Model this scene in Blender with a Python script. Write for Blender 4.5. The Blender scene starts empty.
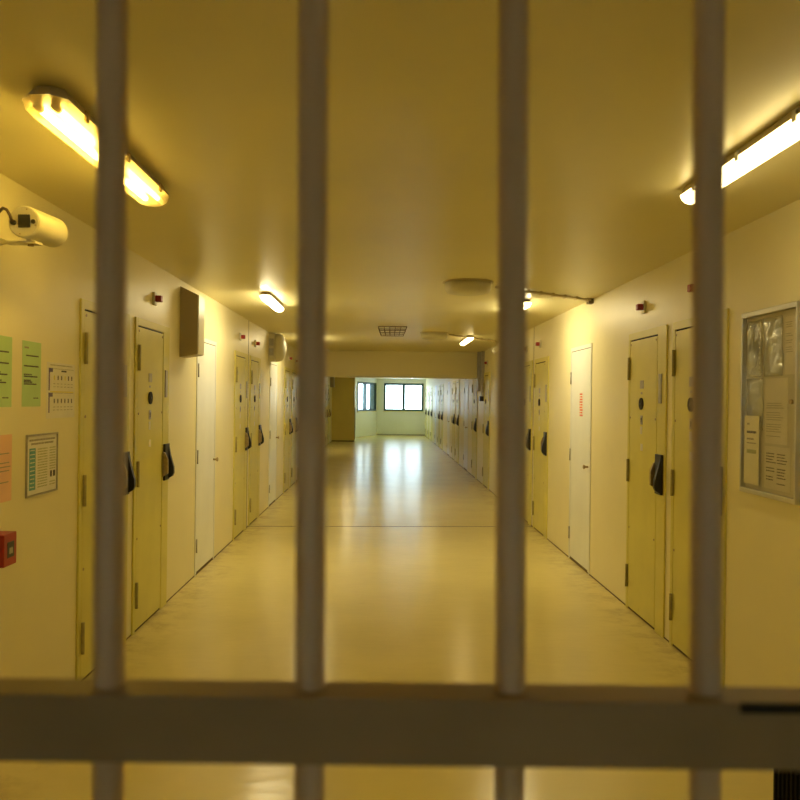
import bpy, bmesh, math, random
from mathutils import Vector, Matrix
rnd = random.Random(7)
C = bpy.context.scene.collection
PI = math.pi
XL, XR, H = -1.63, 1.89, 2.50          # left wall, right wall, ceiling
XLF, YB = -1.90, 15.80                 # left wall beyond the beam, beam

# ------------------------------------------------------------------ materials
def mat(name, col, rough=.5, metal=0., spec=.5, coat=0., bump=0., bscale=40., bdist=.01, var=0., vscale=3., stretch=None, dirt=None, emis=None, estr=0., alpha=1., transm=0.):
    m = bpy.data.materials.new(name); m.use_nodes = True
    nt = m.node_tree; N = nt.nodes; L = nt.links
    p = N['Principled BSDF']
    p.inputs['Base Color'].default_value = (*col, 1)
    p.inputs['Roughness'].default_value = rough
    p.inputs['Metallic'].default_value = metal
    p.inputs['Specular IOR Level'].default_value = spec
    p.inputs['Coat Weight'].default_value = coat
    p.inputs['Coat Roughness'].default_value = .12
    p.inputs['Alpha'].default_value = alpha
    p.inputs['Transmission Weight'].default_value = transm
    if emis:
        p.inputs['Emission Color'].default_value = (*emis, 1)
        p.inputs['Emission Strength'].default_value = estr
    tc = N.new('ShaderNodeTexCoord')
    if var or dirt:
        n = N.new('ShaderNodeTexNoise'); n.inputs['Scale'].default_value = vscale; n.inputs['Detail'].default_value = 6
        L.new(tc.outputs['Object'], n.inputs['Vector'])
        r = N.new('ShaderNodeValToRGB')
        r.color_ramp.elements[0].position = .3; r.color_ramp.elements[1].position = .7
        r.color_ramp.elements[0].color = (*[c * (1 - var) for c in col], 1)
        r.color_ramp.elements[1].color = (*[min(1, c * (1 + var * .5)) for c in col], 1)
        L.new(n.outputs['Fac'], r.inputs['Fac'])
        L.new(r.outputs['Color'], p.inputs['Base Color'])
        if dirt:                                    # dirt = (colour, noise scale, threshold, strength)
            n2 = N.new('ShaderNodeTexNoise'); n2.inputs['Scale'].default_value = dirt[1]; n2.inputs['Detail'].default_value = 8
            n2.inputs['Roughness'].default_value = .65
            L.new(tc.outputs['Object'], n2.inputs['Vector'])
            r2 = N.new('ShaderNodeValToRGB')
            r2.color_ramp.elements[0].position = dirt[2]; r2.color_ramp.elements[0].color = (0, 0, 0, 1)
            r2.color_ramp.elements[1].position = dirt[2] + .14; r2.color_ramp.elements[1].color = (dirt[3],) * 3 + (1,)
            L.new(n2.outputs['Fac'], r2.inputs['Fac'])
            mx = N.new('ShaderNodeMixRGB'); mx.inputs['Color2'].default_value = (*dirt[0], 1)
            L.new(r2.outputs['Color'], mx.inputs['Fac']); L.new(r.outputs['Color'], mx.inputs['Color1'])
            L.new(mx.outputs['Color'], p.inputs['Base Color'])
    if bump:
        b = N.new('ShaderNodeBump'); b.inputs['Strength'].default_value = bump; b.inputs['Distance'].default_value = bdist
        n = N.new('ShaderNodeTexNoise'); n.inputs['Scale'].default_value = bscale; n.inputs['Detail'].default_value = 3
        if stretch:
            mp = N.new('ShaderNodeMapping'); mp.inputs['Scale'].default_value = stretch
            L.new(tc.outputs['Object'], mp.inputs['Vector']); L.new(mp.outputs['Vector'], n.inputs['Vector'])
        else:
            L.new(tc.outputs['Object'], n.inputs['Vector'])
        L.new(n.outputs['Fac'], b.inputs['Height']); L.new(b.outputs['Normal'], p.inputs['Normal'])
    return m

def glow(name, col, s):
    m = bpy.data.materials.new(name); m.use_nodes = True
    nt = m.node_tree; nt.nodes.clear()
    e = nt.nodes.new('ShaderNodeEmission'); o = nt.nodes.new('ShaderNodeOutputMaterial')
    e.inputs[0].default_value = (*col, 1); e.inputs[1].default_value = s
    nt.links.new(e.outputs[0], o.inputs[0]); return m

def clear(name, tint, gloss=.08, haze=0., hcol=(1, 1, 1), rough=.05, bump=0., bscale=30):
    """thin clear sheet: mostly see-through, some gloss, some milky haze"""
    m = bpy.data.materials.new(name); m.use_nodes = True
    nt = m.node_tree; N = nt.nodes; L = nt.links; N.clear()
    o = N.new('ShaderNodeOutputMaterial'); t = N.new('ShaderNodeBsdfTransparent'); g = N.new('ShaderNodeBsdfGlossy')
    d = N.new('ShaderNodeBsdfDiffuse'); tr = N.new('ShaderNodeBsdfTranslucent')
    t.inputs[0].default_value = (*tint, 1); g.inputs['Roughness'].default_value = rough
    d.inputs[0].default_value = (*hcol, 1); tr.inputs[0].default_value = (*hcol, 1)
    a = N.new('ShaderNodeMixShader'); a.inputs[0].default_value = .5
    L.new(d.outputs[0], a.inputs[1]); L.new(tr.outputs[0], a.inputs[2])
    b = N.new('ShaderNodeMixShader'); b.inputs[0].default_value = haze
    L.new(t.outputs[0], b.inputs[1]); L.new(a.outputs[0], b.inputs[2])
    c = N.new('ShaderNodeMixShader'); c.inputs[0].default_value = gloss
    L.new(b.outputs[0], c.inputs[1]); L.new(g.outputs[0], c.inputs[2])
    if bump:
        tc = N.new('ShaderNodeTexCoord'); n = N.new('ShaderNodeTexNoise'); n.inputs['Scale'].default_value = bscale
        bp = N.new('ShaderNodeBump'); bp.inputs['Strength'].default_value = bump; bp.inputs['Distance'].default_value = .02
        L.new(tc.outputs['Object'], n.inputs['Vector']); L.new(n.outputs['Fac'], bp.inputs['Height']); L.new(bp.outputs['Normal'], g.inputs['Normal'])
    L.new(c.outputs[0], o.inputs[0]); return m

WARM = (1.0, .75, .19)
WHITEL = (1.0, .84, .47)
M = {}
M['wall'] = mat('wall_paint', (.83, .76, .47), .42, spec=.4, bump=.12, bscale=60, bdist=.004, var=.05, vscale=1.3, dirt=((.5, .42, .24), 2.4, .66, .15))
M['ceiling'] = mat('ceiling_paint', (.74, .67, .38), .36, spec=.45, bump=.15, bscale=5, bdist=.01, var=.06, vscale=.8)
M['cell_door'] = mat('yellow_green_enamel', (.70, .63, .15), .42, spec=.5, bump=.05, bscale=25, bdist=.003, var=.06, vscale=4, dirt=((.3, .25, .1), 5., .68, .5))
M['white_door'] = mat('off_white_enamel', (.82, .83, .78), .38, spec=.5, bump=.05, bscale=15, bdist=.003, var=.05, vscale=3, dirt=((.3, .26, .2), 6., .7, .5))
M['gap'] = mat('dark_gap', (.02, .016, .01), .9, var=.2)
M['gap_mid'] = mat('brown_joint', (.16, .11, .05), .8, var=.2)
M['black'] = mat('black_plastic', (.018, .016, .014), .35, var=.2, vscale=30)
M['brass'] = mat('worn_brass', (.45, .34, .17), .4, metal=.7, var=.3, vscale=40)
M['steel'] = mat('dull_steel', (.42, .40, .36), .38, metal=.6, var=.15, vscale=20)
M['grey_label'] = mat('grey_plate', (.40, .37, .30), .4, var=.15, vscale=60)
M['cream'] = mat('cream_plastic', (.64, .60, .44), .5, var=.05, vscale=8)
M['cabinet'] = mat('beige_sheet_metal', (.74, .68, .52), .35, var=.05, vscale=5)
M['cabinet_dark'] = mat('brown_sheet_metal', (.40, .33, .20), .45, var=.05, vscale=5)
M['matte_black'] = mat('matte_black_plastic', (.012, .010, .008), .7, spec=.2, var=.2, vscale=30)
M['red'] = mat('red_plastic', (.38, .022, .012), .4, var=.1, vscale=20)
M['red_lamp'] = mat('dark_red_lens', (.32, .02, .01), .45, var=.1, vscale=20)
M['teal'] = mat('teal_window_frame', (.03, .085, .10), .4, var=.1)
M['blue_grey'] = mat('blue_grey_blind', (.16, .25, .36), .5, var=.1)
M['gate'] = mat('brown_gate_paint', (.64, .44, .25), .42, spec=.4, bump=.25, bscale=60, bdist=.002, var=.12, vscale=12)
M['gate_rail_shaded'] = mat('shaded_brown_rail_paint', (.34, .225, .11), .5, spec=.3, bump=.25, bscale=60, bdist=.002, var=.15, vscale=12)  # gate paint darkened: the rail's shade is put into the colour
M['housing'] = mat('lamp_housing_grey', (.50, .42, .26), .5, var=.1)
M['tube'] = glow('lit_tube', WARM, 56)
M['tube_dim'] = glow('weakly_lit_tube', WARM, 16)
M['hinge_paint'] = mat('painted_hinge', (.42, .36, .13), .4, var=.2, vscale=30)
M['opal'] = glow('lit_opal_cover', WHITEL, 52)
M['opal_near'] = glow('lit_opal_cover_dimmer_tube', (1.0, .78, .34), 12.5)
M['opal_far'] = glow('lit_opal_cover_weak_tube', (1.0, .95, .8), 5)
M['cover'] = clear('amber_clear_cover', (1, .90, .62), .06, .30, (1, .85, .5), .12)
M['glass'] = clear('window_glass', (.96, .99, 1), .07)
M['board_glass'] = clear('board_glass', (.96, .96, .94), .05, .01, (.8, .8, .75), .04)
M['sleeve'] = clear('plastic_sleeve', (.9, .9, .88), .22, .12, (.8, .8, .76), .18, bump=.5, bscale=14)
M['aluminium'] = mat('aluminium_frame', (.54, .52, .46), .4, metal=.5, var=.08)
M['backing'] = mat('grey_board_backing', (.62, .58, .52), .7, var=.08)
M['paper'] = mat('white_paper', (.80, .77, .70), .7, var=.05, vscale=9)
M['paper_grey'] = mat('greyish_paper', (.74, .69, .63), .7, var=.06, vscale=9)
M['cream_paper'] = mat('cream_booklet', (.86, .80, .60), .6, var=.05, vscale=9)
M['green_paper'] = mat('green_paper', (.47, .68, .32), .7, var=.05, vscale=9)
M['pink_paper'] = mat('pink_paper', (.84, .52, .35), .7, var=.05, vscale=9)
M['ink'] = mat('dark_ink', (.07, .06, .07), .7, var=.1)
M['ink_grey'] = mat('grey_ink', (.33, .30, .24), .7, var=.1)
M['ink_teal'] = mat('teal_ink', (.14, .38, .42), .7, var=.2, vscale=60)
M['ink_green'] = mat('olive_ink', (.45, .45, .24), .7, var=.2, vscale=60)
M['ink_violet'] = mat('violet_ink', (.20, .16, .34), .7, var=.2, vscale=60)
M['ink_yellow'] = mat('yellow_ink', (.75, .62, .1), .7, var=.1)
M['red_ink'] = mat('red_ink', (.75, .16, .07), .7, var=.1)
M['cable'] = mat('brown_cable', (.10, .07, .05), .5, var=.1)
M['conduit'] = mat('painted_conduit', (.56, .46, .25), .5, var=.15)
M['wall_white'] = mat('white_wall_paint', (.84, .86, .82), .5, bump=.1, bscale=60, bdist=.004, var=.04, vscale=1.3)
M['partition'] = mat('ochre_partition_paint', (.82, .66, .20), .45, var=.05, vscale=2)

def floor_mat():
    m = mat('glossy_floor', (.75, .65, .28), .22, spec=.5, bump=.26, bscale=7, bdist=.006, stretch=(1.0, 2.2, 1), var=.06, vscale=1.6, dirt=((.42, .33, .18), 5, .64, .22))
    nt = m.node_tree; N = nt.nodes; L = nt.links; p = N['Principled BSDF']
    src = p.inputs['Base Color'].links[0].from_socket
    tc = N.new('ShaderNodeTexCoord'); sx = N.new('ShaderNodeSeparateXYZ'); L.new(tc.outputs['Object'], sx.inputs[0])
    # scuff marks and dirt brushed towards the foot of the walls
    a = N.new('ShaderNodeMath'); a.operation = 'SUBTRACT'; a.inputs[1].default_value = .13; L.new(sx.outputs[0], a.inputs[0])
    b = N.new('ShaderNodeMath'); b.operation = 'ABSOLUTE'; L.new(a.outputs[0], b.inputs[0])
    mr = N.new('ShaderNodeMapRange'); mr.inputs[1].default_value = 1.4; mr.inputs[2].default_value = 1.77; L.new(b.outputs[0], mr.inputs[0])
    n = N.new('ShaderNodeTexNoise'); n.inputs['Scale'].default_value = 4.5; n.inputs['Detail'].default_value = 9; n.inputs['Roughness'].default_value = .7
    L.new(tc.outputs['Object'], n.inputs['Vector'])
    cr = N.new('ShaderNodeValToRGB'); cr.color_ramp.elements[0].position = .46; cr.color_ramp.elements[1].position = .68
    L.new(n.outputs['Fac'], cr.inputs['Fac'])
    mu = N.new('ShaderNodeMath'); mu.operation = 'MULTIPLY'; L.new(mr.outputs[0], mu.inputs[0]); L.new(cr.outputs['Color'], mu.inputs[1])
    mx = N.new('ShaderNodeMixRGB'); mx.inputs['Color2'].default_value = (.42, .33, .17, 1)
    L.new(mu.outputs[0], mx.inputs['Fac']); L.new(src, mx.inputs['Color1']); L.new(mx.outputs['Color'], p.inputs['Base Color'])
    return m
M['floor'] = floor_mat()

# ------------------------------------------------------------------ mesh helpers
class MB:
    def __init__(s): s.bm = bmesh.new(); s.mats = []
    def mi(s, m):
        if m not in s.mats: s.mats.append(m)
        return s.mats.index(m)
    def _tag(s, n0, m, smooth=False):
        if m is None: 
            idx = 0
        else: idx = s.mi(m)
        s.bm.faces.ensure_lookup_table()
        for f in s.bm.faces[n0:]:
            f.material_index = idx; f.smooth = smooth
    def box(s, x0, x1, y0, y1, z0, z1, m=None, bev=0.):
        n0 = len(s.bm.faces)
        if bev:
            b2 = bmesh.new(); bmesh.ops.create_cube(b2, size=1)
            bmesh.ops.scale(b2, vec=(x1 - x0, y1 - y0, z1 - z0), verts=b2.verts)
            bmesh.ops.translate(b2, vec=((x0 + x1) / 2, (y0 + y1) / 2, (z0 + z1) / 2), verts=b2.verts)
            bmesh.ops.bevel(b2, geom=b2.edges[:], offset=bev, segments=2, affect='EDGES', profile=.6)
            me = bpy.data.meshes.new('t'); b2.to_mesh(me); b2.free(); s.bm.from_mesh(me); bpy.data.meshes.remove(me)
        else:
            v = [s.bm.verts.new(p) for p in ((x0, y0, z0), (x1, y0, z0), (x1, y1, z0), (x0, y1, z0), (x0, y0, z1), (x1, y0, z1), (x1, y1, z1), (x0, y1, z1))]
            for q in ((0, 3, 2, 1), (4, 5, 6, 7), (0, 1, 5, 4), (1, 2, 6, 5), (2, 3, 7, 6), (3, 0, 4, 7)):
                s.bm.faces.new([v[i] for i in q])
        s._tag(n0, m); return s
    def prism(s, pts, axis, a, b, m=None):
        """outline pts (2D) swept from a to b along axis 'x','y' or 'z'"""
        n0 = len(s.bm.faces)
        f = {'x': lambda u, v, w: (w, u, v), 'y': lambda u, v, w: (u, w, v), 'z': lambda u, v, w: (u, v, w)}[axis]
        A = [s.bm.verts.new(f(u, v, a)) for u, v in pts]; B = [s.bm.verts.new(f(u, v, b)) for u, v in pts]
        n = len(pts)
        s.bm.faces.new(A[::-1]); s.bm.faces.new(B)
        for i in range(n): s.bm.faces.new((A[i], A[(i + 1) % n], B[(i + 1) % n], B[i]))
        s._tag(n0, m); return s
    def tube(s, pts, r, m=None, seg=12, caps=True, radii=None):
        n0 = len(s.bm.faces); rings = []
        pts = [Vector(p) for p in pts]
        up = Vector((0, 0, 1))
        for i, p in enumerate(pts):
            d = (pts[min(i + 1, len(pts) - 1)] - pts[max(i - 1, 0)]).normalized()
            x = d.cross(up)
            if x.length < 1e-3: x = d.cross(Vector((0, 1, 0)))
            x.normalize(); y = d.cross(x).normalized()
            rr = radii[i] if radii else r
            rings.append([s.bm.verts.new(p + x * math.cos(2 * PI * k / seg) * rr + y * math.sin(2 * PI * k / seg) * rr) for k in range(seg)])
        for a, b in zip(rings, rings[1:]):
            for k in range(seg): s.bm.faces.new((a[k], a[(k + 1) % seg], b[(k + 1) % seg], b[k]))
        s._tag(n0, m, True); n1 = len(s.bm.faces)
        if caps:
            s.bm.faces.new(rings[0][::-1]); s.bm.faces.new(rings[-1]); s._tag(n1, m)
        return s
    def build(s, name, material=None, parent=None, loc=(0, 0, 0)):
        bmesh.ops.recalc_face_normals(s.bm, faces=s.bm.faces[:])
        me = bpy.data.meshes.new(name); s.bm.to_mesh(me); s.bm.free()
        if material is not None: me.materials.append(material)
        for m in s.mats: me.materials.append(m)
        o = bpy.data.objects.new(name, me); C.objects.link(o); o.location = loc
        if parent: o.parent = parent
        return o

def tag(o, label=None, cat=None, group=None, kind=None):
    if label: o['label'] = label
    if cat: o['category'] = cat
    if group: o['group'] = group
    if kind: o['kind'] = kind
    return o
def empty(name, loc, rz=0.):
    o = bpy.data.objects.new(name, None); C.objects.link(o); o.location = loc; o.rotation_euler = (0, 0, rz)
    o.empty_display_size = .1; return o
def copy_tree(o, parent=None):
    c = o.copy(); C.objects.link(c)
    if parent: c.parent = parent
    for ch in [x for x in bpy.data.objects if x.parent == o]: copy_tree(ch, c)
    return c

# ------------------------------------------------------------------ the shell
def struct(name, bm, m, label=None):
    return tag(bm.build(name, m), label, kind='structure')
struct('floor', MB().box(-2.6, 2.2, -4.2, 38, -.2, 0), M['floor'], 'glossy cream floor running the length of the corridor')
struct('ceiling', MB().box(-2.6, 2.2, -4.2, 38, H, H + .2), M['ceiling'], 'low cream painted corridor ceiling')
struct('wall_left', MB().box(-2.3, XL, -3.7, YB, 0, H), M['wall'], 'cream left wall up to the beam')
struct('wall_left_far', MB().box(-2.3, XLF, YB, 32.5, 0, H), M['wall'], 'cream left wall beyond the beam')
struct('wall_right', MB().box(XR, XR + .3, -3.7, 37.2, 0, H), M['wall'], 'cream right wall')
struct('wall_behind', MB().box(-2.3, -.45, -3.9, -3.7, 0, H).box(.55, XR + .3, -3.9, -3.7, 0, H).box(-.45, .55, -3.9, -3.7, 0, 1.35).box(-.45, .55, -3.9, -3.7, 2.25, H), M['wall'], 'wall behind the viewer')
struct('beam', MB().box(XLF, XR, YB, YB + .35, 1.996, H, bev=.006), M['ceiling'], 'low cross beam spanning the corridor')
struct('wall_partition', MB().box(XLF, -1.05, 30.5, 31.1, 0, H), M['partition'], 'ochre wall block jutting from the left wall before the windows')
# dark edged panel on the side of the block
struct('trim_1', MB().box(-1.05, -1.035, 30.6, 31.0, .05, 1.25), M['gap_mid'], 'dark lower panel on the side of the ochre block')

def window_wall(name, p0, p1, ops, m):
    """wall from p0 to p1 (floor points), local x along it, inner face at local y=0, body behind"""
    d = Vector((p1[0] - p0[0], p1[1] - p0[1])); Lw = d.length; ang = math.atan2(d.y, d.x)
    b = MB(); x = 0
    for (a, c, z0, z1) in ops:
        b.box(x, a, 0, .25, 0, H); b.box(a, c, 0, .25, 0, z0); b.box(a, c, 0, .25, z1, H); x = c
    b.box(x, Lw, 0, .25, 0, H)
    o = b.build(name, m); o.location = (p0[0], p0[1], 0); o.rotation_euler = (0, 0, ang)
    tag(o, None, kind='structure'); return o, ang
PA, PB = (-1.90, 31.39), (-.27, 36.50)
wa, ang = window_wall('wall_angled', PA, PB, [(.5, 2.3, 1.08, 2.31), (2.75, 5.22, 1.08, 2.31)], M['wall_white']); wa['label'] = 'short angled wall holding the left window'
wb, _ = window_wall('wall_back', (-.27, 36.50), (2.19, 36.50), [(.31, 2.07, 1.08, 2.31)], M['wall_white']); wb['label'] = 'end wall of the corridor under the wide window'

def window(name, loc, rz, w, z0, z1, mull, label, extra=False):
    r = empty(name, loc, rz); tag(r, label, 'window', kind='structure')
    f = MB(); t = .085
    f.box(0, t, -.02, .06, z0, z1).box(w - t, w, -.02, .06, z0, z1).box(t, w - t, -.02, .06, z0, z0 + t).box(t, w - t, -.02, .06, z1 - t, z1)
    f.build('window_frame', M['teal'], r)
    for (a, b) in mull:
        k = MB().box(a, b, -.015, .055, z0 + t, z1 - t); k.build('mullion', M['teal'], r)
    MB().box(t, w - t, .02, .026, z0 + t, z1 - t).build('pane', M['glass'], r)
    MB().box(-.04, w + .04, -.05, -.001, z0 - .045, z0 - .005, bev=.004).build('window_sill', M['wall'], r)
    if extra:
        MB().box(w - .75, w - .08, .03, .05, z0 + t, z1 - t).build('blind', M['blue_grey'], r)
    return r
dirx, diry = math.cos(ang), math.sin(ang)
window('window_1', (.04, 36.50, 0), 0, 1.76, 1.08, 2.31, [(.82, .94)], 'wide teal-framed window with two bright panes in the end wall')
window('window_2', (PA[0] + dirx * 2.75, PA[1] + diry * 2.75, 0), ang, 2.47, 1.08, 2.31, [(.85, .93), (1.10, 1.16)], 'teal-framed window on the angled wall, left of the end wall', True)

window('added_window_3', (PA[0] + dirx * .5, PA[1] + diry * .5, 0), ang, 1.8, 1.08, 2.31, [(.84, .96)], 'added teal-framed window on the angled wall, unseen behind the ochre block, lighting the far end')  # added to bring daylight to the far end; unseen behind the block
window('added_window_4', (.55, -3.7, 0), PI, 1.0, 1.35, 2.25, [(.46, .54)], 'added unseen teal-framed window in the wall behind the viewer, lighting the gate bars')  # added at the viewer's back to brighten the gate bars; unseen
# joints and grime lines
jt = MB(); jt.prism([(XL, 9.985), (XR, 10.235), (XR, 10.258), (XL, 10.008)], 'z', 0, .0012)
struct('trim_2', jt, M['gap'], 'thin dark expansion joint crossing the floor')
struct('trim_3', MB().box(XL, XL + .003, 9.88, 9.888, .0, H), M['gap_mid'], 'vertical expansion joint in the left wall')
struct('trim_4', MB().box(XR - .003, XR, 10.30, 10.308, .0, H), M['gap_mid'], 'vertical expansion joint in the right wall')
bl = MB(); y = -3
struct('baseboard_left', MB().box(XL, XL + .004, -3.7, YB, 0, .008), M['gap_mid'], 'dark sealant line at the foot of the left wall')
struct('baseboard_right', MB().box(XR - .004, XR, -3.7, 36.4, 0, .008), M['gap_mid'], 'dark sealant line at the foot of the right wall')
struct('baseboard_left_far', MB().box(XLF, XLF + .004, YB, 30.5, 0, .01), M['gap_mid'], 'dark line at the foot of the far left wall')
struct('baseboard_back', MB().box(-.25, XR, 36.49, 36.50, 0, .05), M['steel'], 'grey skirting under the end window')
struct('baseboard_partition', MB().box(XLF, -1.05, 30.49, 30.50, 0, .04), M['gap_mid'], 'dark skirting on the ochre block')

# ------------------------------------------------------------------ doors (local x: hinge -> strike, -y: out of the wall)
W = .84
def make_cell_door():
    r = empty('door_1', (0, 0, 0))
    f = MB(); t = .012
    f.box(0, .045, -t, 0, 0, 2.085, bev=.002).box(.672, W, -t, 0, 0, 2.085, bev=.002).box(.045, .672, -t, 0, 2.035, 2.085)
    f.build('door_frame', M['cell_door'], r)
    MB().box(.045, .672, -.003, 0, 0, 2.035).build('rebate', M['gap'], r)
    lf = MB().box(.050, .660, -.011, -.003, .018, 2.024, bev=.002).build('door_leaf', M['cell_door'], r)
    for z in (1.82, 1.05, .25):
        MB().tube([(.047, -.022, z - .085), (.047, -.022, z + .085)], .010, seg=8).box(.036, .062, -.019, -.0165, z - .07, z + .07).build('hinge', M['hinge_paint'], r)
    rv = MB()
    for z in (1.45, .62, 2.0):
        for x in (.068, .640): rv.tube([(x, -.011, z), (x, -.0145, z)], .008, seg=8)
    rv.build('rivets', M['brass'], r)
    v = MB().tube([(.335, -.011, 1.555), (.335, -.020, 1.555)], .043, seg=24).build('peephole', M['matte_black'], r)
    MB().tube([(.335, -.020, 1.555), (.335, -.023, 1.555)], .009, seg=16).build('peephole_lens', M['black'], v)
    MB().box(.300, .375, -.0135, -.011, 1.665, 1.725).build('name_plate', M['grey_label'], r)
    MB().box(.315, .350, -.0125, -.011, 1.625, 1.640).build('name_plate', M['grey_label'], r)
    k = MB().box(.312, .362, -.014, -.011, 1.405, 1.470, bev=.001).build('lock_plate', M['steel'], r)
    MB().tube([(.337, -.014, 1.445), (.337, -.016, 1.445)], .010, seg=12).box(.333, .341, -.016, -.014, 1.42, 1.445).build('keyhole', M['black'], k)
    MB().box(.312, .352, -.013, -.011, 1.335, 1.39).build('sticker', M['paper'], r)
    MB().box(.320, .370, -.013, -.011, 1.215, 1.265).build('sticker', M['paper'], r)
    MB().box(.712, .768, -.019, -t, 1.56, 1.76, bev=.001).build('number_plate', M['grey_label'], r)
    # lock case: black back plate, bow shaped pull and short brass lever
    p = MB().box(.690, .812, -.030, -t, .945, 1.215, bev=.004).build('lock_case', M['black'], r)
    MB().prism([(-.030, 1.195), (-.042, 1.13), (-.068, 1.04), (-.070, .995), (-.060, .972), (-.030, .955)], 'x', .778, .808).build('pull_bow', M['black'], p)
    MB().prism([(-.016, 1.16), (-.034, 1.15), (-.055, 1.10), (-.055, 1.0), (-.016, .975)], 'x', .662, .686).build('lever_guard', M['brass'], p)
    MB().tube([(.745, -.030, 1.045), (.745, -.036, 1.045)], .012, seg=12).build('lock_cylinder', M['steel'], p)
    return r
def make_white_door():
    r = empty('door_2', (0, 0, 0))
    f = MB(); t = .008
    f.box(0, .03, -t, 0, 0, 2.10).box(W - .055, W - .025, -t, 0, 0, 2.10).box(.03, W - .055, -t, 0, 2.065, 2.10)
    f.build('door_frame', M['white_door'], r)
    MB().box(.03, W - .055, -.002, 0, 0, 2.065).build('rebate', M['gap'], r)
    MB().box(.034, W - .060, -.006, -.002, .012, 2.059, bev=.0015).build('door_leaf', M['white_door'], r)
    for z in (1.80, 1.04, .26):
        MB().tube([(.032, -.012, z - .06), (.032, -.012, z + .06)], .008, seg=8).build('hinge', M['steel'], r)
    MB().tube([(.735, -.006, .97), (.735, -.030, .97), (.735, -.045, .97), (.735, -.052, .97)], .02, seg=16, radii=[.010, .010, .022, .016]).build('door_knob', M['brass'], r)
    MB().box(.06, W - .09, -.0068, -.006, .013, .028).build('kick_scuff', M['gap_mid'], r)
    return r
cell0, white0 = make_cell_door(), make_white_door()
first = {'c': True, 'w': True}; ndoor = [0]
GC, GW = 'yellow-green cell doors along the corridor', 'white service doors along the corridor'
def put_door(kind, side, y, label, x=None):
    """y = nearest edge of the door"""
    src = cell0 if kind == 'c' else white0
    o = src if first[kind] else copy_tree(src); first[kind] = False
    ndoor[0] += 1; o.name = 'door_%d' % (100 + ndoor[0])
    if side == 'L': o.location = (x if x is not None else XL, y, 0); o.rotation_euler = (0, 0, PI / 2)
    else: o.location = (XR, y + W, 0); o.rotation_euler = (0, 0, -PI / 2)
    tag(o, label, 'door', GC if kind == 'c' else GW, 'structure'); return o
D = []
D.append(put_door('c', 'L', 4.39, 'yellow-green cell door on left wall, nearest the bars, beside the pinned papers'))
D.append(put_door('c', 'L', 5.36, 'yellow-green cell door on left wall just before the hanging beige cabinet'))
D.append(put_door('w', 'L', 7.15, 'white service door on left wall beyond the hanging beige cabinet'))
D.append(put_door('c', 'L', 8.97, 'yellow-green cell door on left wall just before the floor joint'))
D.append(put_door('c', 'L', 10.00, 'yellow-green cell door on left wall just past the floor joint'))
D.append(put_door('w', 'L', 11.76, 'white service door on left wall beneath the round drum housing'))
D.append(put_door('c', 'L', 13.52, 'yellow-green cell door on left wall, first one past the drum housing'))
D.append(put_door('c', 'L', 14.56, 'yellow-green cell door on left wall, last before the beam'))
D.append(put_door('c', 'R', 4.49, 'yellow-green cell door on right wall, partly behind a bar beside the notice board'))
D.append(put_door('c', 'R', 5.45, 'yellow-green cell door on right wall, second from the notice board, fully between two bars'))
wd = put_door('w', 'R', 7.40, 'white service door with a red and white sticker on right wall'); D.append(wd)
D.append(put_door('c', 'R', 9.34, 'yellow-green cell door on right wall, next beyond the stickered white door'))
D.append(put_door('c', 'R', 10.36, 'yellow-green cell door on right wall, half hidden by a bar past the floor joint'))
D.append(put_door('w', 'R', 12.0, 'white service door on right wall hidden behind the bar, before the beam'))
D.append(put_door('c', 'R', 14.46, 'yellow-green cell door on right wall beside the trunking at the beam'))
D.append(put_door('c', 'R', 16.38, 'yellow-green cell door on right wall, first beyond the beam'))
D.append(put_door('w', 'R', 18.15, 'white service door on right wall, first white one beyond the beam'))
D.append(put_door('c', 'R', 20.25, 'yellow-green cell door on right wall, second beyond the beam'))
D.append(put_door('c', 'R', 21.38, 'yellow-green cell door on right wall, third beyond the beam'))
D.append(put_door('w', 'R', 23.05, 'white service door on right wall, second white one beyond the beam'))
D.append(put_door('c', 'R', 25.65, 'yellow-green cell door on right wall, fourth beyond the beam'))
D.append(put_door('c', 'R', 27.0, 'yellow-green cell door on right wall, fifth beyond the beam'))
D.append(put_door('w', 'R', 28.9, 'white service door on right wall, third white one beyond the beam'))
D.append(put_door('c', 'R', 31.2, 'yellow-green cell door on right wall, sixth beyond the beam'))
D.append(put_door('c', 'R', 33.2, 'yellow-green cell door on right wall, seventh beyond the beam'))
D.append(put_door('c', 'R', 35.2, 'yellow-green cell door on right wall, last before the end window'))
D.append(put_door('c', 'L', 26.9, 'yellow-green cell door on far left wall, second before the ochre block', XLF))
D.append(put_door('c', 'L', 28.2, 'yellow-green cell door on far left wall, nearest the ochre block', XLF))
for i, o in enumerate(D): o.name = 'door_%d' % (i + 1)

# red and white sticker on the service door
s = MB(); s.box(-.072, .072, -.0015, 0, -.118, .118, M['paper'])
for k in range(9):
    z = .098 - k * .025; a = -.062 + rnd.random() * .02; b = .042 + rnd.random() * .022
    s.box(a, b, -.0022, -.0015, z - .007, z + .007, M['red_ink'])
    if k % 3 == 1: s.box(a + .02, a + .032, -.0026, -.0022, z - .007, z + .007, M['paper'])
st = s.build('warning_sticker'); st.location = (XR - .0062, 7.79, 1.54); st.rotation_euler = (0, 0, -PI / 2)
tag(st, 'red and white printed sticker on the white service door at right', 'sticker')

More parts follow.
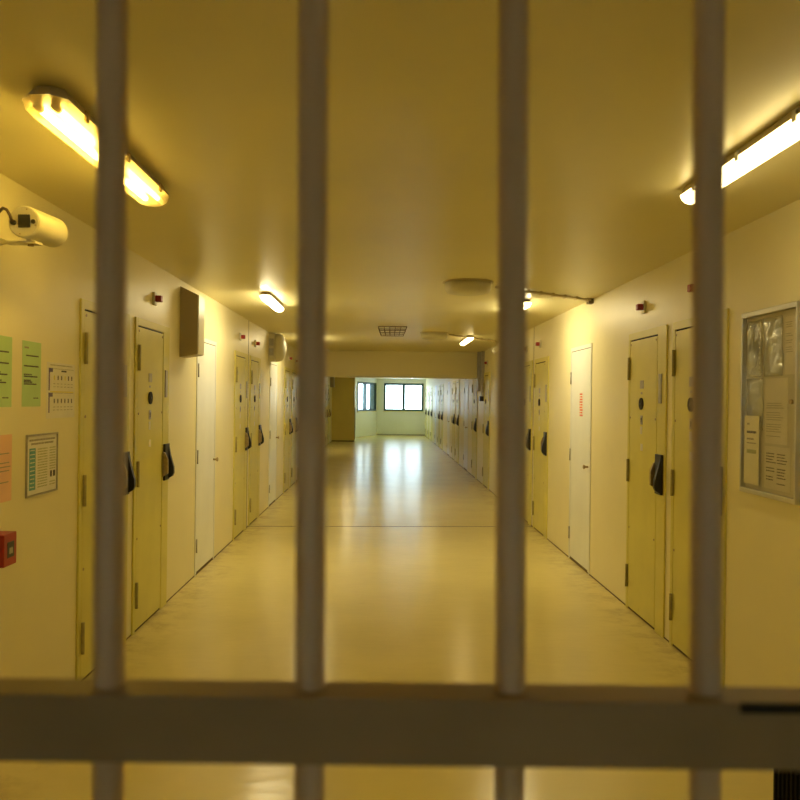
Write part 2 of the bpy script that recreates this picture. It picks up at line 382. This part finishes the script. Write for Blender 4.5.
# ------------------------------------------------------------------ red beacons above the cell doors
def make_beacon():
    r = empty('door_beacon', (0, 0, 0))
    MB().box(-.032, .032, -.018, 0, -.045, .045, bev=.004).build('mounting_plate', M['cream'], r)
    MB().box(-.024, .024, -.062, -.018, -.022, .022, bev=.006).build('lamp_lens', M['red_lamp'], r)
    return r
b0 = make_beacon(); fb = True
for side, y, lab in (('L', 4.85, 'small red signal lamp above the left cell door nearest the bars'),
                     ('L', 5.79, 'small red signal lamp above the second left cell door'),
                     ('L', 9.28, 'small red signal lamp above the left cell door before the floor joint'),
                     ('L', 10.38, 'small red signal lamp above the left cell door past the floor joint'),
                     ('L', 14.1, 'small red signal lamp above the left cell door past the drum housing'),
                     ('L', 15.1, 'small red signal lamp above the last left cell door before the beam'),
                     ('R', 4.93, 'small red signal lamp beside the bar, above the right cell door nearest the notice board'),
                     ('R', 5.94, 'small red signal lamp above the right cell door seen whole between two bars'),
                     ('R', 9.86, 'small red signal lamp above the cell door beyond the stickered white door'),
                     ('R', 10.8, 'small red signal lamp above the right cell door past the floor joint'),
                     ('R', 14.85, 'small red signal lamp on right wall just before the beam')):
    o = b0 if fb else copy_tree(b0); fb = False
    o.location = (XL if side == 'L' else XR, y, 2.255); o.rotation_euler = (0, 0, PI / 2 if side == 'L' else -PI / 2)
    tag(o, lab, 'signal lamp', 'red signal lamps above the cell doors')

# ------------------------------------------------------------------ light fittings (local y along the corridor, hangs below z = 0)
def oct_outline(w, l, c):
    return [(-w + c, -l), (w - c, -l), (w, -l + c), (w, l - c), (w - c, l), (-w + c, l), (-w, l - c), (-w, -l + c)]
def tapered(b, sections, m=None, caps=(True, True)):
    """stack of octagons: (half width, half length, chamfer, z)"""
    n0 = len(b.bm.faces); rings = [[b.bm.verts.new((x, y, z)) for x, y in oct_outline(w, l, c)] for w, l, c, z in sections]
    for A, B in zip(rings, rings[1:]):
        for k in range(8): b.bm.faces.new((A[k], A[(k + 1) % 8], B[(k + 1) % 8], B[k]))
    if caps[0]: b.bm.faces.new(rings[0])
    if caps[1]: b.bm.faces.new(rings[-1][::-1])
    b._tag(n0, m); return b
def clips(r, w, l, z, m):
    for k in range(3):
        for sx in (-1, 1):
            y = (-.7 + .7 * k) * l
            MB().box(sx * w - .004, sx * w + .004, y - .014, y + .014, z - .012, z + .022).build('clip', m, r)
def make_twin_light():
    r = empty('ceiling_light', (0, 0, 0))
    tapered(MB(), [(.050, .60, .03, 0), (.070, .63, .04, -.03), (.074, .64, .04, -.040)]).build('housing', M['housing'], r)
    tapered(MB(), [(.072, .638, .04, -.0405), (.064, .625, .035, -.070), (.046, .605, .03, -.086)], caps=(False, True)).build('cover', M['cover'], r)
    for sx in (-1, 1):
        MB().tube([(sx * .028, -.56, -.058), (sx * .028, .56, -.058)], .012, seg=10).build('fluorescent_tube', M['tube'] if sx < 0 else M['tube_dim'], r)
        for sy in (-1, 1): MB().tube([(sx * .028, sy * .561, -.058), (sx * .028, sy * .595, -.058)], .0125, seg=10).box(sx * .028 - .01, sx * .028 + .01, sy * .58 - .012, sy * .58 + .012, -.058, -.041).build('lamp_holder', M['housing'], r)
    clips(r, .074, .63, -.045, M['brass'])
    return r
def make_opal_light(m):
    r = empty('ceiling_light', (0, 0, 0))
    tapered(MB(), [(.034, .58, .03, 0), (.043, .60, .03, -.025), (.045, .61, .03, -.032)]).build('housing', M['housing'], r)
    tapered(MB(), [(.044, .609, .03, -.0325), (.040, .60, .03, -.054), (.028, .585, .022, -.068)]).build('diffuser', m, r)
    clips(r, .045, .60, -.036, M['steel'])
    return r
tw = make_twin_light(); op = make_opal_light(M['opal']); op_near = make_opal_light(M['opal_near']); op_far = make_opal_light(M['opal_far'])
GL = 'fluorescent lights along the ceiling'
tw.location = (-1.037, 3.08, H); tw.scale = (.96, .99, 1); tag(tw, 'lit twin-tube ceiling light with clear amber cover, upper left behind a bar', 'ceiling light', GL)
used_op = set()
for x, y, src, lab in ((1.33, 3.00, op_near, 'long lit white ceiling light at upper right, behind a bar'),
                       (-1.05, 7.72, op, 'lit ceiling light on the left side, beyond the twin-tube light'),
                       (1.30, 8.00, op, 'lit ceiling light peeking out beside the third bar'),
                       (-1.05, 12.5, op, 'lit ceiling light on the left side hidden behind the second bar'),
                       (1.24, 12.3, op_near, 'small lit ceiling light on the right just before the beam'),
                       (-1.05, 18.0, op_near, 'first added ceiling light on the left beyond the beam, unseen'),  # unseen light added to warm the stretch beyond the beam
                       (1.24, 21.5, op_near, 'added ceiling light on the right beyond the beam, unseen'),  # also added for the far stretch, unseen above the beam
                       (-1.05, 25.0, op, 'second added ceiling light on the left beyond the beam, unseen'),  # unseen, added at full strength to lift the ochre block
                       (1.15, 32.0, op_far, 'farthest ceiling light glimpsed beneath the beam')):
    o = copy_tree(src) if src.name in used_op else src; used_op.add(src.name)
    o.location = (x, y, H); tag(o, lab, 'ceiling light', GL)
    if y == 7.72: o.scale = (1, .86, 1)

# ------------------------------------------------------------------ ceiling drums with conduits, wire guard
def make_drum():
    r = empty('ceiling_drum', (0, 0, 0))
    MB().tube([(0, 0, 0), (0, 0, -.007)], .20, seg=40).build('mounting_ring', M['conduit'], r)
    MB().tube([(0, 0, -.007), (0, 0, -.06), (0, 0, -.085), (0, 0, -.095)], .2, seg=40, radii=[.183, .18, .165, .12]).build('drum_cover', M['cream'], r)
    return r
d0 = make_drum(); d0.location = (.66, 6.48, H); tag(d0, 'round cream drum cover on the ceiling, nearer of the two', 'ceiling fitting', 'round drum covers on the ceiling')
d1 = copy_tree(d0); d1.location = (.70, 11.35, H); tag(d1, 'round cream drum cover on the ceiling, farther one near the wire guard', 'ceiling fitting', 'round drum covers on the ceiling')
def conduit(x0, y0, x1, y1, lab):
    r = empty('conduit', (0, 0, 0)); tag(r, lab, 'conduit', 'conduits from the ceiling drums')
    MB().tube([(x0, y0, H - .016), (x1, y1, H - .016)], .010, seg=8).tube([(x0, y0 + .03, H - .016), (x1, y1 + .03, H - .016)], .008, seg=8).build('pipe', M['conduit'], r)
    n = 8
    for k in range(n):
        t = (k + .5) / n; x = x0 + (x1 - x0) * t; y = y0 + (y1 - y0) * t
        MB().box(x - .010, x + .010, y - .015, y + .045, H - .028, H - .001).build('pipe_clip', M['conduit'], r)
    MB().box(x1 - .045, x1 - .001, y1 - .03, y1 + .06, H - .045, H - .001).build('end_cap', M['gap_mid'], r)
conduit(.90, 6.62, XR, 7.42, 'pipe clipped to ceiling from the nearer drum to right wall')
conduit(.92, 11.45, XR, 12.9, 'pipe clipped to ceiling from the farther drum to right wall')

g = MB(); wr = .005
def ring(z, a):
    P = [(-a, -a, z), (a, -a, z), (a, a, z), (-a, a, z), (-a, -a, z)]
    for p, q in zip(P, P[1:]): g.tube([p, q], wr, seg=6)
ring(-.008, .18); ring(-.055, .165); ring(-.10, .145)
for k in range(6):
    t = -1 + 2 * k / 5
    for s_ in (-1, 1):
        g.tube([(t * .18, s_ * .18, -.008), (t * .145, s_ * .145, -.10)], wr * .8, seg=6)
        g.tube([(s_ * .18, t * .18, -.008), (s_ * .145, t * .145, -.10)], wr * .8, seg=6)
    g.tube([(t * .145, -.145, -.10), (t * .145, .145, -.10)], wr * .8, seg=6)
gw = g.build('wire_guard', M['gap_mid'], loc=(.11, 10.58, H)); tag(gw, 'square brown wire guard hanging under the middle of ceiling', 'wire guard')

# ------------------------------------------------------------------ hanging cabinets
def cabinet(loc, dx, dy, dz, lab, slope=0., rise=0.):
    r = empty('wall_cabinet', loc); tag(r, lab, 'wall cabinet')
    MB().prism([(0, 0), (dx - .012, rise), (dx - .012, dz - slope), (0, dz)], 'y', 0, dy).build('cabinet_body', M['cabinet_dark'], r)
    MB().box(dx - .0115, dx, .004, dy - .004, rise + .004, dz - slope - .004, bev=.002).build('cabinet_door', M['cabinet'], r)
cabinet((XL, 6.55, 1.885), .15, .22, .565, 'tall brown and beige metal cabinet hung high on left wall before a white door', .065, .022)
cabinet((XLF, 29.35, 2.0), .14, .5, .42, 'small beige cabinet high on the far left wall by the ochre block')

# ------------------------------------------------------------------ round housing over the second white door at left
r = empty('drum_housing', (XL, 11.75, 2.29)); tag(r, 'large round cream drum housing on left wall above a white door', 'wall fitting')
MB().box(0, .09, -.16, .10, -.20, .20, bev=.004).build('back_box', M['cream'], r)
MB().box(.012, .075, -.168, -.161, .02, .12).box(.012, .075, -.168, -.161, -.12, -.02).build('vent_panel', M['steel'], r)
MB().tube([(.09, .0, 0), (.13, .0, 0), (.17, .0, 0), (.20, .0, 0), (.22, 0, 0), (.232, 0, 0)], .2, seg=36, radii=[.20, .20, .187, .158, .11, .05]).build('drum', M['cream'], r)

# ------------------------------------------------------------------ surveillance cameras
def make_camera():
    r = empty('security_camera', (0, 0, 0))
    # tube along +y, wall towards -x
    MB().tube([(0, 0, 0), (.0, .006, 0), (.0, .275, 0), (.0, .290, 0), (0, .296, 0)], .06, seg=32, radii=[.058, .062, .062, .056, .045]).build('camera_housing', M['cream'], r)
    e = MB().tube([(0, -.004, 0), (0, 0, 0)], .056, seg=32).build('rear_cover', M['cream'], r)
    MB().box(-.020, .026, -.007, -.0035, -.022, .027).build('rating_plate', M['black'], e)
    for k in range(4):
        a = PI / 4 + k * PI / 2 + .5
        MB().tube([(math.cos(a) * .049, -.007, math.sin(a) * .049), (math.cos(a) * .049, -.0035, math.sin(a) * .049)], .003, seg=8).build('screw', M['brass'], e)
    MB().tube([(.040, -.012, 0), (.040, -.0035, 0)], .0085, seg=14).build('cable_gland', M['black'], e)
    MB().tube([(-.037, -.018, -.004), (-.037, -.0035, -.004)], .010, seg=14).build('cable_gland', M['black'], e)
    MB().tube([(-.037, -.018, -.004), (-.041, -.028, .02), (-.052, -.03, .040), (-.068, -.026, .047), (-.085, -.015, .038), (-.11, .0, .02), (-.135, .02, -.01), (-.165, .03, -.05)], .006, seg=8).build('cable', M['cable'], r)
    b = MB(); b.box(-.23, -.165, -.01, .12, -.11, .03, bev=.004).prism([(-.165, -.10), (-.085, -.078), (-.085, -.066), (-.135, -.05), (-.165, .02)], 'y', .03, .05).box(-.10, .03, .03, .10, -.078, -.068, bev=.002).box(-.01, .01, .04, .08, -.066, -.055)
    b.build('bracket', M['cream'], r)
    MB().tube([(.0, .06, -.086), (.0, .06, -.078)], .012, seg=12).build('bolt', M['brass'], r)
    return r
c0 = make_camera(); c0.location = (-1.392, 3.16, 2.230); c0.rotation_euler = (math.radians(3.0), 0, math.radians(-.3)); tag(c0, 'cream tube-shaped security camera on left wall seen from its rear', 'security camera', 'security cameras')
c1 = copy_tree(c0); c1.scale = (.72, .72, .72); c1.location = (XR - .1665, 12.75, 2.36); c1.rotation_euler = (0, 0, PI); tag(c1, 'small cream security camera high on right wall before the beam, beside a bar', 'security camera', 'security cameras')

# ------------------------------------------------------------------ trunking at the beam
r = empty('cable_trunking', (XR, 15.33, 1.6)); tag(r, 'grey vertical cable trunking on right wall in front of beam', 'cable trunking')
MB().box(-.055, 0, .0, .10, .06, .895, bev=.003).build('channel', M['steel'], r)
MB().box(-.10, 0, .20, .34, .15, .895, bev=.003).build('channel', M['steel'], r)
MB().box(-.075, 0, .03, .14, -.04, .055, bev=.003).build('junction_box', M['black'], r)

# ------------------------------------------------------------------ papers on the left wall
def strokes(b, x0, x1, z, th, m, y=-.0017, gaps=.25, seed=0):
    q = random.Random(seed); x = x0
    while x < x1 - .002:
        w = min(.006 + q.random() * .016, x1 - x)
        b.box(x, x + w, y, y + .0006, z - th / 2, z + th / 2, m); x += w + (.003 if q.random() > gaps * .3 else .006)
def sheet(name, y, z, w, h, m, lab, cat, group, content, side='L', tilt=0., x=None, th=.0012):
    r = empty(name, (x if x is not None else (XL if side == 'L' else XR), y, z), PI / 2 if side == 'L' else -PI / 2)
    r.rotation_euler = (0, tilt, PI / 2 if side == 'L' else -PI / 2)
    tag(r, lab, cat, group)
    MB().box(0, w, -th, 0, 0, h).build('sheet', m, r)
    b = MB(); content(b, w, h); b.build('print', None, r)
    return r
def notice_lines(b, w, h):
    strokes(b, w * .1, w * .32, h * .90, .008, M['ink_grey'], seed=3)
    for fz, x0, x1 in ((.78, .18, .86), (.62, .08, .86), (.46, .08, .80)):
        b.box(w * x0, w * x1, -.0018, -.0012, h * fz - .003, h * fz + .003, M['ink'])
    strokes(b, w * .08, w * .5, h * .49, .006, M['ink'], seed=5)
    strokes(b, w * .08, w * .45, h * .40, .007, M['ink'], seed=8)
    strokes(b, w * .08, w * .55, h * .375, .007, M['ink'], seed=6)
    b.box(w * .08, w * .75, -.0018, -.0012, h * .345 - .003, h * .345 + .003, M['ink'])
    strokes(b, w * .6, w * .86, h * .13, .005, M['ink'], seed=9)
GP = 'papers pinned on the left wall'
sheet('notice_sheet', 3.38, 1.51, .215, .305, M['green_paper'], 'green notice sheet on left wall, cut by the picture edge', 'paper', GP, notice_lines)
sheet('notice_sheet', 3.70, 1.51, .20, .30, M['green_paper'], 'green notice sheet on left wall, whole one beside the white table sheet', 'paper', GP, notice_lines)
def pink_lines(b, w, h):
    for fz, x1 in ((.72, .88), (.58, .88), (.52, .94), (.46, .88), (.29, .86)):
        b.box(w * .1, w * x1, -.0018, -.0012, h * fz - .002, h * fz + .002, M['ink_grey'])
sheet('notice_sheet', 3.39, 1.10, .215, .29, M['pink_paper'], 'salmon pink notice sheet at the left picture edge, above the red call point', 'paper', GP, pink_lines, tilt=0)
def table_sheet(b, w, h):
    strokes(b, w * .12, w * .9, h * .955, .004, M['ink_grey'], seed=2)
    for z0, z1 in ((.50, .90), (.10, .46)):
        b.box(w * .06, w * .10, -.0018, -.0012, h * z0, h * z1, M['ink_violet'])
        b.box(w * .06, w * .2, -.0018, -.0012, h * z1 - .02, h * z1, M['ink_violet'])
        b.box(w * .12, w * .95, -.0016, -.0012, h * z1 - .003, h * z1 - .001, M['ink_grey'])
        for k in range(6):
            x = w * (.24 + k * .125); zc = h * ((z0 + z1) / 2 + .03)
            b.box(x, x + .012, -.0018, -.0012, zc - .011, zc + .011, M['ink_yellow'] if (z0 > .3 and k in (0, 3)) else M['ink'])
            strokes(b, x - .006, x + .02, zc - .03, .003, M['ink_grey'], seed=k)
            strokes(b, x - .006, x + .02, zc - .045, .003, M['ink_grey'], seed=k + 9)
    b.box(w * .12, w * .95, -.0017, -.0012, h * .465, h * .485, M['ink_yellow'])
    b.box(w * .5, w * .68, -.0019, -.0012, h * .84, h * .87, M['ink'])
sheet('timetable_sheet', 3.97, 1.45, .36, .275, M['paper'], 'white sheet with two rows of small pictograms beside the nearest left door', 'paper', GP, table_sheet)
# framed notice
r = empty('framed_notice', (XL, 3.745, 1.09), PI / 2); tag(r, 'grey-framed printed notice with teal column on left wall', 'framed notice')
w, h = .355, .29
MB().box(.01, w - .01, -.004, 0, .01, h - .01).build('sheet', M['paper'], r)
MB().box(0, w, -.009, 0, 0, .008).box(0, w, -.009, 0, h - .008, h).box(0, .006, -.009, 0, .008, h - .008).box(w - .005, w, -.009, 0, .008, h - .008).build('picture_frame', M['grey_label'], r)
b = MB(); y_ = -.0047
for q, zz in enumerate((.262, .245)): strokes(b, .03 + q * .02, w - .03 - q * .02, zz, .009, M['ink_grey'], y=y_, seed=20 + q)
b.box(.032, .10, y_, y_ + .0006, .03, .225, M['ink_teal'])
for k in range(15):
    z = .218 - k * .0128
    strokes(b, .125, .235, z, .005, M['ink_green'], y=y_, seed=40 + k)
    if not 8 < k < 13: strokes(b, .262, .335, z, .005, M['ink_green'], y=y_, seed=70 + k)
for k in range(10): strokes(b, .04, .09, .215 - k * .019, .004, M['paper'], y=y_ - .0006, seed=90 + k)
b.box(.270, .292, y_, y_ + .0006, .075, .105, M['ink']).box(.306, .330, y_, y_ + .0006, .075, .105, M['ink'])
b.build('print', None, r)

# red call point
r = empty('fire_call_point', (XL, 3.365, .85), PI / 2); tag(r, 'red box-shaped call point on left wall beneath the pink sheet', 'call point')
MB().box(0, .118, -.082, 0, 0, .135, bev=.005).build('call_point_box', M['red'], r)
MB().box(.030, .090, -.0835, -.082, .035, .100).build('call_point_glass', M['black'], r)
MB().box(.045, .075, -.085, -.0835, .05, .075).build('call_point_label', M['grey_label'], r)

# ------------------------------------------------------------------ notice board on the right wall (local x from far edge to near edge)
BY, BZ, BW, BH = 4.26, 1.11, .575, .920
r = empty('notice_board', (XR, BY, BZ), -PI / 2); tag(r, 'glazed aluminium notice board on right wall holding papers', 'notice board')
MB().box(.012, BW - .012, -.010, 0, .012, BH - .012).build('backing_panel', M['backing'], r)
f = MB(); t = .015
f.box(0, BW, -.034, 0, 0, t + .01, bev=.003).box(0, BW, -.034, 0, BH - t - .012, BH, bev=.003).box(0, t, -.034, 0, t, BH - t, bev=.003).box(BW - t, BW, -.034, 0, t, BH - t, bev=.003)
f.build('board_frame', M['aluminium'], r)
MB().box(t, BW - t, -.031, -.029, t + .01, BH - t - .012).build('glass_door', M['board_glass'], r)
MB().tube([(BW - .040, -.042, .465), (BW - .040, -.031, .465)], .011, seg=14).build('board_lock', M['brass'], r)
def in_board(name, x, z, w, h, m, lab, cat, group, content=None, wavy=0., th=.0015, off=.0105, seed=1):
    o = empty(name, (XR - off, BY - x * .955, BZ + z * .97), -PI / 2); tag(o, lab, cat, group)
    n, k = 12, 14; b = MB(); q = random.Random(seed); ph = [q.random() * 6 for _ in range(6)]
    def dep(u, v): return wavy * (.5 + .25 * math.sin(7 * u + 4 * v + ph[0]) + .25 * math.sin(11 * v - 9 * u + ph[1]))
    F = [[b.bm.verts.new((.955 * w * i / n, -th - dep(i / n, j / k), h * j / k)) for i in range(n + 1)] for j in range(k + 1)]
    B = [[b.bm.verts.new((.955 * w * i / n, -dep(i / n, j / k), h * j / k)) for i in range(n + 1)] for j in range(k + 1)]
    for j in range(k):
        for i in range(n):
            b.bm.faces.new((F[j][i], F[j][i + 1], F[j + 1][i + 1], F[j + 1][i])); b.bm.faces.new((B[j][i], B[j + 1][i], B[j + 1][i + 1], B[j][i + 1]))
    for j in range(k): b.bm.faces.new((F[j][0], F[j + 1][0], B[j + 1][0], B[j][0])); b.bm.faces.new((F[j][n], B[j][n], B[j + 1][n], F[j + 1][n]))
    for i in range(n): b.bm.faces.new((F[0][i], B[0][i], B[0][i + 1], F[0][i + 1])); b.bm.faces.new((F[k][i], F[k][i + 1], B[k][i + 1], B[k][i]))
    for fc in b.bm.faces: fc.smooth = bool(wavy)
    b.build('sheet', m, o)
    if content:
        c = MB(); content(c, w * .955, h, -th - wavy - .0007); c.build('print', None, o)
    return o
GB = 'papers in the notice board'
GS = 'clear plastic sleeves in the notice board'
def holes(c, w, h, y):
    for k in range(11): c.box(w - .012, w - .006, y, y + .0006, h * (.06 + .085 * k), h * (.06 + .085 * k) + .012, M['paper'])
in_board('plastic_sleeve', .030, .605, .175, .285, M['sleeve'], 'crumpled clear sleeve at the top of the board, on its far side', 'plastic sleeve', GS, holes, wavy=.010, seed=2)
in_board('plastic_sleeve', .225, .605, .205, .285, M['sleeve'], 'crumpled clear sleeve at the top of the board, beside the blank strip', 'plastic sleeve', GS, None, wavy=.010, seed=5)
in_board('plastic_sleeve', .030, .335, .195, .255, M['sleeve'], 'crumpled clear sleeve in the board just above the cream booklet', 'plastic sleeve', GS, None, wavy=.010, seed=9)
def para(seed, m, x0=.08, x1=.92, z0=.08, z1=.9, n=14, th=.0032, cols=1):
    def f(c, w, h, y):
        cw = (x1 - x0) / cols
        for cc in range(cols):
            for k in range(n):
                q = random.Random(seed + k * 7 + cc)
                if q.random() < .15: continue
                strokes(c, w * (x0 + cc * cw), w * (x0 + cc * cw + cw * (.6 + .33 * q.random())), h * (z1 - (z1 - z0) * k / n), th, m, y=y, seed=seed + k + cc * 50)
    return f
in_board('printed_page', .240, .270, .235, .315, M['paper_grey'], 'printed page in the board, right of the sleeve above the lower notice', 'paper', GB, para(11, M['ink_grey'], n=15, z1=.62))
in_board('printed_page', .240, .045, .270, .205, M['paper_grey'], 'two-column printed page at the bottom of the board', 'paper', GB, para(31, M['ink'], n=12, th=.005, cols=2))
in_board('printed_page', .445, .610, .10, .27, M['paper_grey'], 'narrow pale page at the top of the board on its near side', 'paper', GB, para(51, M['ink_grey'], n=14, z0=.35))
def booklet(c, w, h, y):
    strokes(c, w * .2, w * .38, h * .88, .010, M['ink_grey'], y=y, seed=4)
    strokes(c, w * .2, w * .85, h * .76, .012, M['ink'], y=y, seed=5)
    strokes(c, w * .2, w * .7, h * .66, .009, M['ink_grey'], y=y, seed=6)
    strokes(c, w * .2, w * .85, h * .60, .006, M['ink_grey'], y=y, seed=7)
    c.box(w * .2, w * .86, y, y + .0006, h * .45, h * .505, M['ink_green'])
in_board('booklet', .040, .050, .165, .345, M['cream_paper'], 'folded cream booklet standing at the bottom of the board', 'booklet', None, booklet, th=.004, off=.0235)

# ------------------------------------------------------------------ barred gate in front of the viewer
r = empty('barred_gate', (0, .54, 0)); tag(r, 'brown-grey barred gate with thick horizontal rail in front of viewer', 'barred gate')
xs = [-.1796, -.0472, .0846, .2134]
x = xs[0] - .132
while x > XL + .05: xs.insert(0, x); x -= .132
x = xs[-1] + .132
while x < XR - .05: xs.append(x); x += .132
for x in xs:
    sh = lambda z: x - .0066 * (z - 1.56)
    MB().tube([(sh(0), 0, 0), (sh(H), 0, H)], .0100, seg=20).build('bar', M['gate'], r)
MB().box(XL + .001, XR - .001, -.020, .012, 1.3275, 1.3705, bev=.0015).build('rail', M['gate_rail_shaded'], r)
MB().box(XL + .001, XR - .001, -.020, .012, .12, .163, bev=.0015).build('rail', M['gate_rail_shaded'], r)
MB().box(.2285, .42, -.0225, -.0185, 1.3650, 1.3706).build('rail_slot', M['gap'], r)

# black ribbed bin standing by the right wall
r = empty('ribbed_bin', (1.642, 2.70, 0)); tag(r, 'black vertically ribbed bin by right wall, below the gate rail', 'bin')
b = MB(); b.box(-.222, .222, -.24, .24, 0, .32, bev=.004)
for k in range(16):
    y = -.225 + k * .03
    b.box(-.230, -.222, y - .006, y + .006, .01, .31)
for k in range(14):
    xx = -.20 + k * .031
    b.box(xx - .006, xx + .006, -.248, -.24, .01, .31)
b.build('bin_body', M['matte_black'], r)
MB().box(-.230, .232, -.25, .25, .3205, .34, bev=.004).build('bin_lid', M['matte_black'], r)

# ------------------------------------------------------------------ daylight outside
w = bpy.data.worlds.new('world'); bpy.context.scene.world = w; w.use_nodes = True
bg = w.node_tree.nodes['Background']; bg.inputs[0].default_value = (.76, .93, 1.0, 1); bg.inputs[1].default_value = 8.0

# ------------------------------------------------------------------ camera
cam = bpy.data.cameras.new('camera'); co = bpy.data.objects.new('camera', cam); C.objects.link(co)
cam.sensor_width = 36; cam.lens = 36 * 820 / 800; cam.shift_x = 17 / 800
cam.clip_start = .02
co.matrix_world = Matrix.Translation((0, 0, 1.56)) @ Matrix.Rotation(PI / 2, 4, 'X') @ Matrix.Rotation(math.radians(.7), 4, 'Z')
cam.dof.use_dof = True; cam.dof.focus_distance = 7.; cam.dof.aperture_fstop = 6.5
sc = bpy.context.scene; sc.camera = co
sc.view_settings.view_transform = 'Standard'; sc.view_settings.look = 'None'; sc.view_settings.gamma = 1; sc.view_settings.exposure = 0
sc.view_settings.use_curve_mapping = False
sc.cycles.max_bounces = 10; sc.cycles.diffuse_bounces = 6; sc.cycles.transparent_max_bounces = 12
